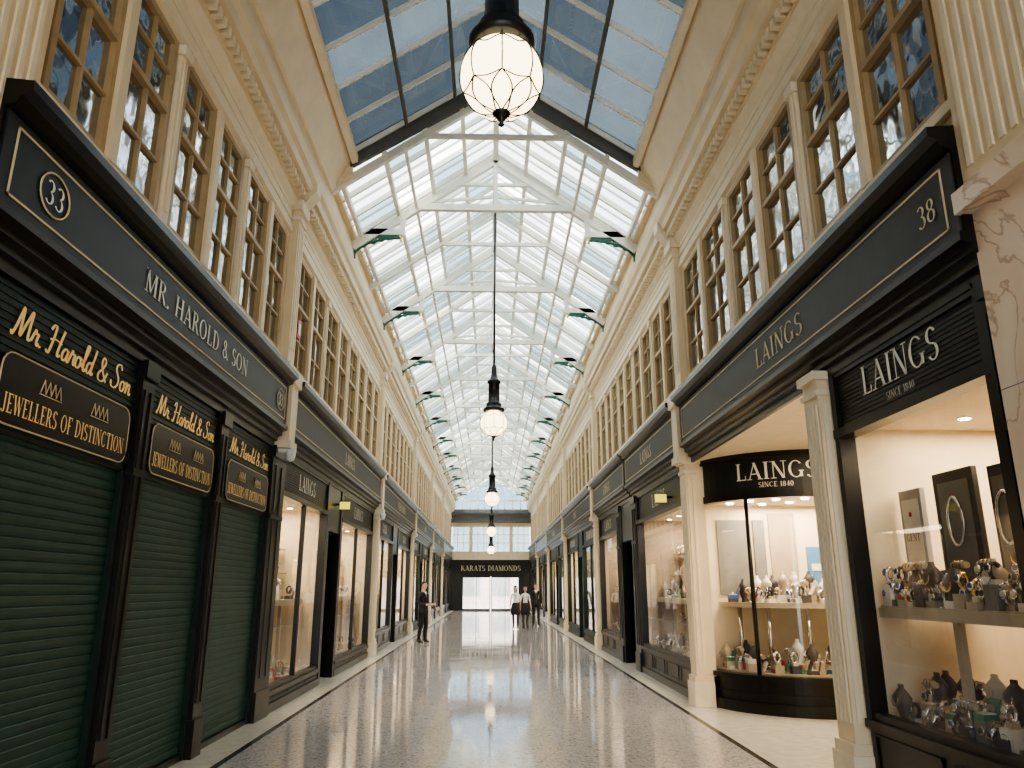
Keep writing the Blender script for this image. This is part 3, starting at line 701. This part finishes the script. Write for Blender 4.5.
# bow-fronted corner window
def bow():
    e=empty('bow_display_window'); cx,cy,R=4.55,11.55,1.45
    N=20
    def ring(m,r0,r1,z0,z1,mat,a0=180,a1=270):
        for i in range(N):
            a=math.radians(a0+(a1-a0)*i/N); b=math.radians(a0+(a1-a0)*(i+1)/N)
            P=lambda r,t,z:(cx+r*math.cos(t),cy+r*math.sin(t),z)
            v=[P(r0,a,z0),P(r1,a,z0),P(r1,b,z0),P(r0,b,z0),P(r0,a,z1),P(r1,a,z1),P(r1,b,z1),P(r0,b,z1)]
            bb=len(m.v); m.v+=v
            for q in ((0,1,2,3),(4,7,6,5),(1,5,6,2),(0,3,7,4)): m.face([bb+k for k in q],mat,False)
            if i==0: m.face([bb+k for k in (0,4,5,1)],mat)
            if i==N-1: m.face([bb+k for k in (3,2,6,7)],mat)
    m=MB()
    ring(m,R-.15,R+.05,0,.14,black); ring(m,R-.15,R+.0,.14,.42,black); ring(m,R-.15,R+.06,.42,.48,black); ring(m,R-.1,R+.02,.22,.25,black)
    ring(m,R-.1,R+.04,2.80,2.90,black); ring(m,R-.1,R+.02,2.9,3.42,slate); ring(m,R-.1,R+.06,3.36,3.44,black)
    for a in (180,225,270):
        t=math.radians(a); x,y=cx+(R-.03)*math.cos(t),cy+(R-.03)*math.sin(t); m.cyl((x,y,.48),(x,y,2.82),.03,black,8)
    fn=lambda a,z:(cx+(R+.026)*math.cos(math.radians(243)+a/R),cy+(R+.026)*math.sin(math.radians(243)+a/R),z)
    text(m,'LAINGS',1,0,0,3.06,.24,silverl,fn=fn); text(m,'SINCE 1840',1,0,0,2.95,.07,silverl,fn=fn)
    m.box(4.55,6.3,cy-R-.03,cy-R+.05,0,.48,black); m.box(4.55,6.3,cy-R-.03,cy-R+.05,2.8,3.44,black)
    m.obj('frame',e)
    g=MB()
    for i in range(N):
        a=math.radians(180+90*i/N); b=math.radians(180+90*(i+1)/N); r=R-.03
        bb=len(g.v); g.v+=[(cx+r*math.cos(a),cy+r*math.sin(a),.48),(cx+r*math.cos(b),cy+r*math.sin(b),.48),(cx+r*math.cos(b),cy+r*math.sin(b),2.8),(cx+r*math.cos(a),cy+r*math.sin(a),2.8)]
        g.face([bb,bb+1,bb+2,bb+3],shopglass,True)
    g.poly([(4.55,cy-R,.48),(6.3,cy-R,.48),(6.3,cy-R,2.8),(4.55,cy-R,2.8)],shopglass)
    g.obj('glass',e)
    r_=MB()
    def disc(z,rad,mat,th=.04):
        pts=[(cx+rad*math.cos(math.radians(180+90*i/N)),cy+rad*math.sin(math.radians(180+90*i/N))) for i in range(N+1)]+[(cx+1.5,cy-rad),(cx+1.5,cy)]
        bb=len(r_.v); n=len(pts); r_.v+=[(a,b,z-th) for a,b in pts]+[(a,b,z) for a,b in pts]
        r_.face(range(bb,bb+n),mat); r_.face(range(bb+n,bb+2*n),mat)
        for i in range(n): j=(i+1)%n; r_.face([bb+i,bb+j,bb+n+j,bb+n+i],mat)
    disc(.5,R-.1,shelfm); disc(1.40,R-.28,shelfm,.07); disc(2.86,R-.1,shopwall)
    r_.box(3.2,6.3,cy,cy+.05,0,3.4,shopwall); r_.box(6.2,6.25,cy-R,cy,0,3.4,shopwall)
    r_.box(3.95,4.12,cy-.05,cy,1.4,2.6,shopgrey); r_.box(4.75,5.2,cy-.04,cy,1.6,2.2,posterb); r_.box(4.8,5.15,cy-.05,cy-.04,1.85,1.95,velvet)
    r_.box(3.4,3.85,cy-.03,cy,1.5,2.6,shopgrey); r_.box(4.2,4.6,cy-.03,cy,1.5,2.7,shoptaupe)
    for a in (195,225,255): t=math.radians(a); r_.cyl((cx+1.0*math.cos(t),cy+1.0*math.sin(t),.5),(cx+1.0*math.cos(t),cy+1.0*math.sin(t),1.34),.03,silver,8)
    for a,r2 in ((200,1.1),(220,1.1),(240,1.1),(260,1.1),(210,.6),(250,.6)):
        t=math.radians(a); x,y=cx+r2*math.cos(t),cy+r2*math.sin(t); r_.cyl((x,y,2.80),(x,y,2.815),.05,down,12)
    r_.obj('display_interior',e)
    j=MB()
    for lv,rr in ((.5,(.75,1.25)),(1.40,(.35,1.08))):
        for i in range(80):
            t=math.radians(random.uniform(183,282)); q=random.uniform(*rr); x,y=cx+q*math.cos(t),cy+q*math.sin(t); zz=lv
            if random.random()<.4: h=random.choice([.05,.1]); j.box(x-.06,x+.06,y-.06,y+.06,lv,lv+h,random.choice([velvetd,shelfm,red,grn] if lv<1 else [velvet,shelfm,velvetd])); zz+=h
            item(j,1,x,y,zz,random.choice([0,1,1,2,2,4,5]),1.25,8)
    j.obj('jewellery_display',e)
    area('bow_light',(4.4,11.0,2.78),1.4,.8,48,parent=e)
bow()
# porch recess
m=MB(); m.box(W,6.3,6.72,11.6,3.44,3.5,cream2); m.box(6.2,6.3,6.72,10.1,0,3.44,shopgrey)
m.box(W+.1,6.3,6.66,6.72,0,3.44,cream2); m.box(6.15,6.2,7.6,9.4,0,2.4,black)
m.obj('shop_entrance_porch')
area('porch_light',(4.5,8.4,3.4),1,1.5,60)
column(1,11.3)
darkpier(1,11.48,11.6)
shop(1,11.6,15.6,z0=.5,mull=1,n=36,head='LAINGS',depth=1.6,isc=1.2,back=shoptaupe)
darkpier(1,15.6,16.1); door(1,16.1,17.6,head=None); darkpier(1,17.6,18.1)
shop(1,18.1,21.1,n=24,mull=1,z0=.5,isc=1.2,back=shoptaupe)
column(1,21.3)
k=0
for s,br in ((-1,LB),(1,RB)):
    for i in range(3,len(br)-1):
        a,b=br[i]+.18,br[i+1]-.18; L=b-a; c1=a+L*.42; c2=c1+1.3; k+=1
        z0=random.choice([.3,.5]); fm=random.choice([black,greenp,black])
        lab=[None,'GOLD','DIAMONDS'][k%3]
        shop(s,a,c1,z0=z0,n=12,mull=2,head=lab,fm=fm,en=.9,depth=1.4,stripes=False,back=random.choice([shopwall,shoptaupe,shopgrey]),isc=1.3)
        door(s,c1,c2,dark=(k%2==0),fm=fm)
        shop(s,c2,b,z0=z0,n=12,mull=2,head=lab,fm=fm,en=.9,depth=1.4,stripes=False,isc=1.3,back=random.choice([shopwall,shoptaupe]))
        if i<len(br)-2: column(s,br[i+1])
# ------------------------------------------------------------------ end wall
m=MB()
m.box(-3.2,-2.1,YE,YE+.3,0,3.6,black); m.box(2.1,3.2,YE,YE+.3,0,3.6,black)
m.box(-2.1,2.1,YE,YE+.3,2.4,3.6,black); m.box(-2.6,2.6,YE-.1,YE,2.55,3.45,slate)
m.box(-3.2,3.2,YE,YE+.3,3.6,4.2,cream)
m.box(-3.2,3.2,YE,YE+.3,6.0,6.3,cream)
for x in (-3.05,-1.5,0,1.5,3.05): m.box(x-.12,x+.12,YE-.02,YE+.3,4.2,6.0,cream)
for i in range(4):
    x0=-2.9+1.5*i; m.poly([(x0,YE+.12,4.2),(x0+1.3,YE+.12,4.2),(x0+1.3,YE+.12,6.0),(x0,YE+.12,6.0)],roofglassB)
    for q in (.42,.86): m.box(x0+q-.02,x0+q+.02,YE+.04,YE+.1,4.2,6.0,cream2)
    for z in (4.8,5.4): m.box(x0,x0+1.3,YE+.04,YE+.1,z,z+.04,cream2)
m.box(-3.0,3.0,YE-.25,YE-.1,6.3,6.42,dgrey); m.box(-3.0,3.0,YE-.25,YE-.1,6.95,7.05,dgrey)
for i in range(30):
    x=-3+.2*i; m.beam((x,YE-.17,6.4),(x+.2,YE-.17,6.97),.03,.03,dgrey); m.beam((x+.2,YE-.17,6.4),(x,YE-.17,6.97),.03,.03,dgrey)
m.box(-3.2,3.2,YE,YE+.3,6.3,7.3,shopgrey)
polys,w=serif('KARATS DIAMONDS'); kk=4.4/w
for p in polys: m.poly([((a-w/2)*kk,YE-.106,2.8+b*.38) for a,b in p],goldf)
m.obj('wall_end')
g=MB()
for s in (-1,1):
    g.sb(s,.04,.09,YE+.05,YE+.12,0,2.4,black); g.sb(s,2.03,2.1,YE+.05,YE+.12,0,2.4,black); g.sb(s,1.04,1.08,YE+.05,YE+.12,0,2.4,black)
    g.sb(s,.05,2.1,YE+.05,YE+.12,0,.12,black); g.sb(s,.05,2.1,YE+.05,YE+.12,2.32,2.4,black)
    g.poly([(s*.1,YE+.08,.12),(s*2.05,YE+.08,.12),(s*2.05,YE+.08,2.32),(s*.1,YE+.08,2.32)],shopglass)
g.obj('door_1')
m=MB()
for x in [-2.2,-1.6,-1,-.5,0,.5,1,1.6,2.2]: m.beam((x,YE+.1,7.3),(x,YE+.1,rz(x)),.07,.07,white,up=(0,1,0))
m.beam((-2.7,YE+.1,7.95),(2.7,YE+.1,7.95),.08,.1,white)
m.poly([(-2.8,YE+.15,7.3),(2.8,YE+.15,7.3),(2.7,YE+.15,7.95),(0,YE+.15,RZ),(-2.7,YE+.15,7.95)],roofglassB)
m.obj('window_gable')
m=MB(); m.box(-12,12,72,73,-.1,3.4,stbld)
for i in range(8):
    m.box(-11+2.8*i,-9.4+2.8*i,71.9,72,.9,2.6,poster); m.box(-11.1+2.8*i,-9.3+2.8*i,71.88,71.9,2.6,2.75,cream2)
m.obj('street_building')
m=MB(); m.box(-12,12,YE+5,71.8,-.12,-.02,stripw); m.box(-14,14,-25,YB,-.12,-.01,stripw); m.obj('street_pavement')
# unseen rear: opening and glazed screen added to let daylight into the near end
m=MB(); m.box(-3.2,-2.6,YB-.3,YB,0,4.0,cream); m.box(2.6,3.2,YB-.3,YB,0,4.0,cream); m.box(-3.2,3.2,YB-.3,YB,4.0,4.8,cream)
for x in (-3.1,-1.8,-.6,.6,1.8,3.1): m.box(x-.08,x+.08,YB-.3,YB,4.8,7.8,cream)
m.box(-3.2,3.2,YB-.3,YB,6.2,6.35,cream); m.box(-3.2,3.2,YB-.3,YB,7.6,8.5,cream)
m.poly([(-3.2,YB-.1,8.4),(3.2,YB-.1,8.4),(0,YB-.1,10.3)],cream)
m.poly([(-3.1,YB-.15,4.8),(3.1,YB-.15,4.8),(3.1,YB-.15,7.7),(-3.1,YB-.15,7.7)],roofglassC)
m.obj('wall_back')
# ------------------------------------------------------------------ small fixtures
def dome(s,y,z):
    m=MB(); m.sb(s,W-.22,W-.1,y-.04,y+.04,z+.06,z+.1,plastic); m.lathe(s*(W-.26),y,z,[(.005,-.07),(.05,-.05),(.065,0),(.07,.04),(.07,.09),(.03,.1)],plastic,14)
    m.sphere((s*(W-.26),y,z-.01),.055,black,12,8); m.obj('security_camera')
dome(-1,10.05,3.3); dome(-1,19.0,3.3)
m=MB(); m.box(-W+.02,-W+.10,10.5,10.66,5.15,5.42,redm); m.box(-W+.10,-W+.11,10.53,10.63,5.2,5.37,plastic); m.obj('alarm_box')
def psign(s,y,z):
    m=MB(); m.sb(s,W-.28,W-.1,y-.03,y+.03,z-.07,z+.07,yel); m.sb(s,W-.29,W-.09,y-.035,y+.035,z+.07,z+.085,black); m.sb(s,W-.29,W-.09,y-.035,y+.035,z-.085,z-.07,black)
    m.sb(s,W-.1,W,y-.02,y+.02,z,z+.04,black); m.obj('projecting_lit_sign')
psign(-1,14.4,3.1); psign(1,12.6,3.05)
# ------------------------------------------------------------------ people
def person(name,x,y,rot,H=1.75,kind='man',pose='hold',hair=hairm,stride=.0):
    V=[];E=[];R=[];lab=[]
    def j(p,r,l,par=None,r2=None):
        V.append(p);R.append((r,r2 or r));lab.append(l); i=len(V)-1
        if par is not None: E.append((par,i))
        return i
    fem=kind!='man'; top='top';leg='leg'
    pel=j((0,.0,.96),.135 if not fem else .12,leg if not fem else 'skirt',None,.10)
    wai=j((0,.0,1.10),.125 if not fem else .095,top,pel,.09)
    ch=j((0,.0,1.29),.155 if not fem else .12,top,wai,.105)
    ub=j((0,.01,1.40),.12 if not fem else .095,top,ch,.085)
    nk=j((0,.005,1.48),.055 if not fem else .044,'skin',ub); hd=j((0,-.01,1.58),.05 if not fem else .042,'skin',nk)
    sw=.18 if not fem else .15
    for q in (-1,1):
        st=stride*q
        hp=j((q*.09,0,.90),.10 if not fem else .085,leg if not fem else 'skirt',pel)
        kn=j((q*.10,-.03-st*.45,.50),.066 if not fem else .054,leg,hp)
        ca=j((q*.10,.02-st*.7,.32),.060 if not fem else .05,leg,kn)
        an=j((q*.10,.03-st,.09),.045 if not fem else .032,leg,ca)
        j((q*.105,.06-st,.045),.036,'shoe',an); j((q*.115,-.13-st,.035),.036,'shoe',an,.03)
        sh=j((q*sw,.01,1.40),.068 if not fem else .052,top,ub)
        if pose=='hold' or (pose=='one' and q>0):
            el=j((q*(sw+.06),.03,1.15),.052 if not fem else .040,top,sh); wr=j((q*.13,-.20,1.10),.032 if not fem else .026,'skin' if fem else top,el)
            d=Vector((-q*.25,-1,.1)).normalized()
        else:
            el=j((q*(sw+.055),.03+st*.3,1.14),.050 if not fem else .038,top,sh); wr=j((q*(sw+.065),-.04+st*.8,.90),.031 if not fem else .024,'skin' if fem else top,el)
            d=Vector((0,-.2+st,-1)).normalized()
        wv=Vector(V[wr]); pc=wv+d*.055; pm=j(tuple(pc),.036,'skin',wr,.020)
        side=Vector((0,1,0)) if d.z<-.5 else Vector((0,0,1)); side=(side-d*side.dot(d)).normalized()
        curl=d.cross(side).normalized()*(.02*(-q))
        for kf,ln in ((-1.5,.06),(-.5,.075),(.5,.08),(1.5,.07)):
            b0=pc+side*kf*.019+d*.035; f1=j(tuple(b0),.0095,'skin',pm); f2=j(tuple(b0+d*ln*.5+curl*.4),.0088,'skin',f1); j(tuple(b0+d*ln+curl*1.4),.0075,'skin',f2)
        t0=pc-side*.034-d*.02; t1=j(tuple(t0),.012,'skin',pm); j(tuple(t0-side*.022+d*.035),.0095,'skin',t1)
    me=bpy.data.meshes.new('tmp'); me.from_pydata(V,E,[]); ob=bpy.data.objects.new('tmp',me); COL.objects.link(ob)
    ob.modifiers.new('sk','SKIN')
    sv=me.skin_vertices[0].data
    for i,(a,b) in enumerate(R): sv[i].radius=(a,b); sv[i].use_root=(i==0)
    sb=ob.modifiers.new('ss','SUBSURF'); sb.levels=2; sb.render_levels=2
    bpy.context.view_layer.update(); dg=bpy.context.evaluated_depsgraph_get()
    ev=bpy.data.meshes.new_from_object(ob.evaluated_get(dg))
    m=MB(); segs=[(Vector(V[a]),Vector(V[b]),b) for a,b in E]
    mp={'top':suit if not fem else shirt,'leg':suit if not fem else tights,'skirt':suit,'skin':skin,'shoe':shoe}
    m.v=[tuple(v.co) for v in ev.vertices]
    for p in ev.polygons:
        c=Vector(p.center); best=1e9;l=None
        for a,b,bi in segs:
            ab=b-a; t=max(0,min(1,(c-a).dot(ab)/ab.length_squared)); dd=(c-(a+ab*t)).length-R[bi][0]*.5
            if dd<best: best=dd;l=lab[bi]
        if l=='skin' and abs(c.x)<.16 and 1.2<c.z<1.47: l='top'
        if fem and l=='top' and c.z<1.03 and abs(c.x)<.15: l='skirt'
        mt=mp[l]
        if not fem and l=='top' and c.y<-.02 and c.z>1.2 and abs(c.x)<(c.z-1.18)*.24: mt=shirt
        m.face(p.vertices,mt,True)
    bpy.data.objects.remove(ob)
    # head: one shaped ovoid (cranium, cheeks, jaw, brow, nose)
    seg,rings=28,22; b=len(m.v); hz=1.648
    for k in range(rings+1):
        a=PI*k/rings
        for i in range(seg):
            t=2*PI*i/seg; sx,sy,sz=math.sin(a)*math.cos(t),math.sin(a)*math.sin(t),math.cos(a)
            w=.078*(1 if sz>-.1 else 1-.38*((-sz-.1)/.9)); dpt=.098 if sy>0 else .092
            x_,y_,z_=sx*w,sy*dpt-.012,hz+sz*.118
            if sy<0:
                y_-= .020*math.exp(-((sx/.16)**2))*math.exp(-(((sz+.16)/.16)**2))
                y_+= .008*math.exp(-(((abs(sx)-.38)/.14)**2))*math.exp(-(((sz-.08)/.12)**2))
                y_-= .008*math.exp(-((sx/.3)**2))*math.exp(-(((sz+.78)/.15)**2))
            m.v.append((x_,y_,z_))
    for k in range(rings):
        for i in range(seg):
            jj=(i+1)%seg; m.face([b+k*seg+i,b+k*seg+jj,b+(k+1)*seg+jj,b+(k+1)*seg+i],skin,True)
    for q in (-1,1):
        m.sphere((q*.030,-.091,hz+.010),.0095,plastic,10,8,(1,1,.75)); m.sphere((q*.030,-.0985,hz+.010),.005,hairm,8,6)
        m.beam((q*.016,-.101,hz+.030),(q*.046,-.092,hz+.029),.004,.006,hair)
        m.sphere((q*.077,-.002,hz-.004),.021,skin,10,8,(.4,.8,1.3))
    m.sphere((0,-.0985,hz-.052),.02,lip,10,6,(1,.28,.28))
    if fem:
        m.sphere((0,.0,hz+.010),.112,hair,28,18,(.80,.98,1.13),keep=lambda c:c.z>.50 or (c.y>-.15 and c.z>-.9))
        m.lathe(0,.052,1.44,[(.01,0),(.06,.02),(.078,.12),(.082,.2),(.07,.28)],hair,20,sx=1.1,sy=.62)
        m.lathe(0,0,0,[(.175,.58),(.200,.58),(.198,.72),(.190,.86),(.170,.96),(.138,1.03),(.126,1.07),(.10,1.075)],suit,32,sy=.94)
        for q in (-1,1): m.beam((q*.005,-.085,1.42),(q*.06,-.06,1.46),.03,.008,shirt)
    else:
        m.sphere((0,.0,hz+.012),.110,hair,28,18,(.78,.98,1.13),keep=lambda c:c.z>.62 or (c.y>.0 and c.z>-.35) or (c.y>-.35 and c.z>.25))
        for q in (-1,1):
            m.beam((q*.012,-.122,1.19),(q*.062,-.098,1.40),.05,.012,suit,up=(0,-1,.3))
        m.beam((0,-.116,1.42),(0,-.128,1.17),.035,.006,velvetd,up=(0,-1,0))
        m.lathe(0,0,0,[(.150,.80),(.178,.80),(.176,.92),(.160,1.02),(.138,1.10),(.115,1.16)],suit,28,sy=.74)
    if pose=='hold':
        m.beam((-.13,-.33,1.085),(.13,-.33,1.085),.19,.012,shopdark); m.beam((-.12,-.33,1.092),(.12,-.33,1.092),.17,.004,velvet)
    k=H/1.765
    o_=m.obj(name,recalc=False); o_.scale=(k,k,k); o_.location=(x,y,0); o_.rotation_euler=(0,0,rot)
    return o_
person('man_in_suit',-2.05,23.6,math.radians(60),1.78,'man','hold',stride=.04)
person('woman_in_white_blouse',.98,31.5,math.radians(-8),1.68,'woman','one',stride=.09)
person('woman_in_white_blouse',1.40,32.0,math.radians(12),1.66,'woman','walk',stride=-.09)
person('man_in_suit',1.95,34.0,math.radians(5),1.78,'man','walk',stride=.1)
# ------------------------------------------------------------------ world
w=bpy.data.worlds.new('World'); sc.world=w; w.use_nodes=True; nt=w.node_tree; bg=nt.nodes['Background']
tc=nt.nodes.new('ShaderNodeTexCoord'); n=nt.nodes.new('ShaderNodeTexNoise'); n.inputs['Scale'].default_value=3; n.inputs['Detail'].default_value=5
nt.links.new(tc.outputs['Generated'],n.inputs['Vector'])
r=nt.nodes.new('ShaderNodeValToRGB'); r.color_ramp.elements[0].position=.42; r.color_ramp.elements[0].color=(.46,.58,.70,1); r.color_ramp.elements[1].position=.56; r.color_ramp.elements[1].color=(1,.96,.89,1)
nt.links.new(n.outputs['Fac'],r.inputs[0]); nt.links.new(r.outputs[0],bg.inputs[0]); bg.inputs[1].default_value=4.2
# camera
cam=bpy.data.cameras.new('camera'); co=bpy.data.objects.new('camera',cam); COL.objects.link(co)
cam.lens=750/1024*36; cam.sensor_width=36; cam.clip_start=.05; cam.clip_end=300
co.location=(-.05,0,1.6); co.rotation_euler=(math.radians(90+15.2),0,math.radians(-1.62))
sc.camera=co
sc.view_settings.view_transform='AgX'
try: sc.view_settings.look='AgX - Medium High Contrast'
except Exception as ex: print(ex)
sc.view_settings.exposure=1.05
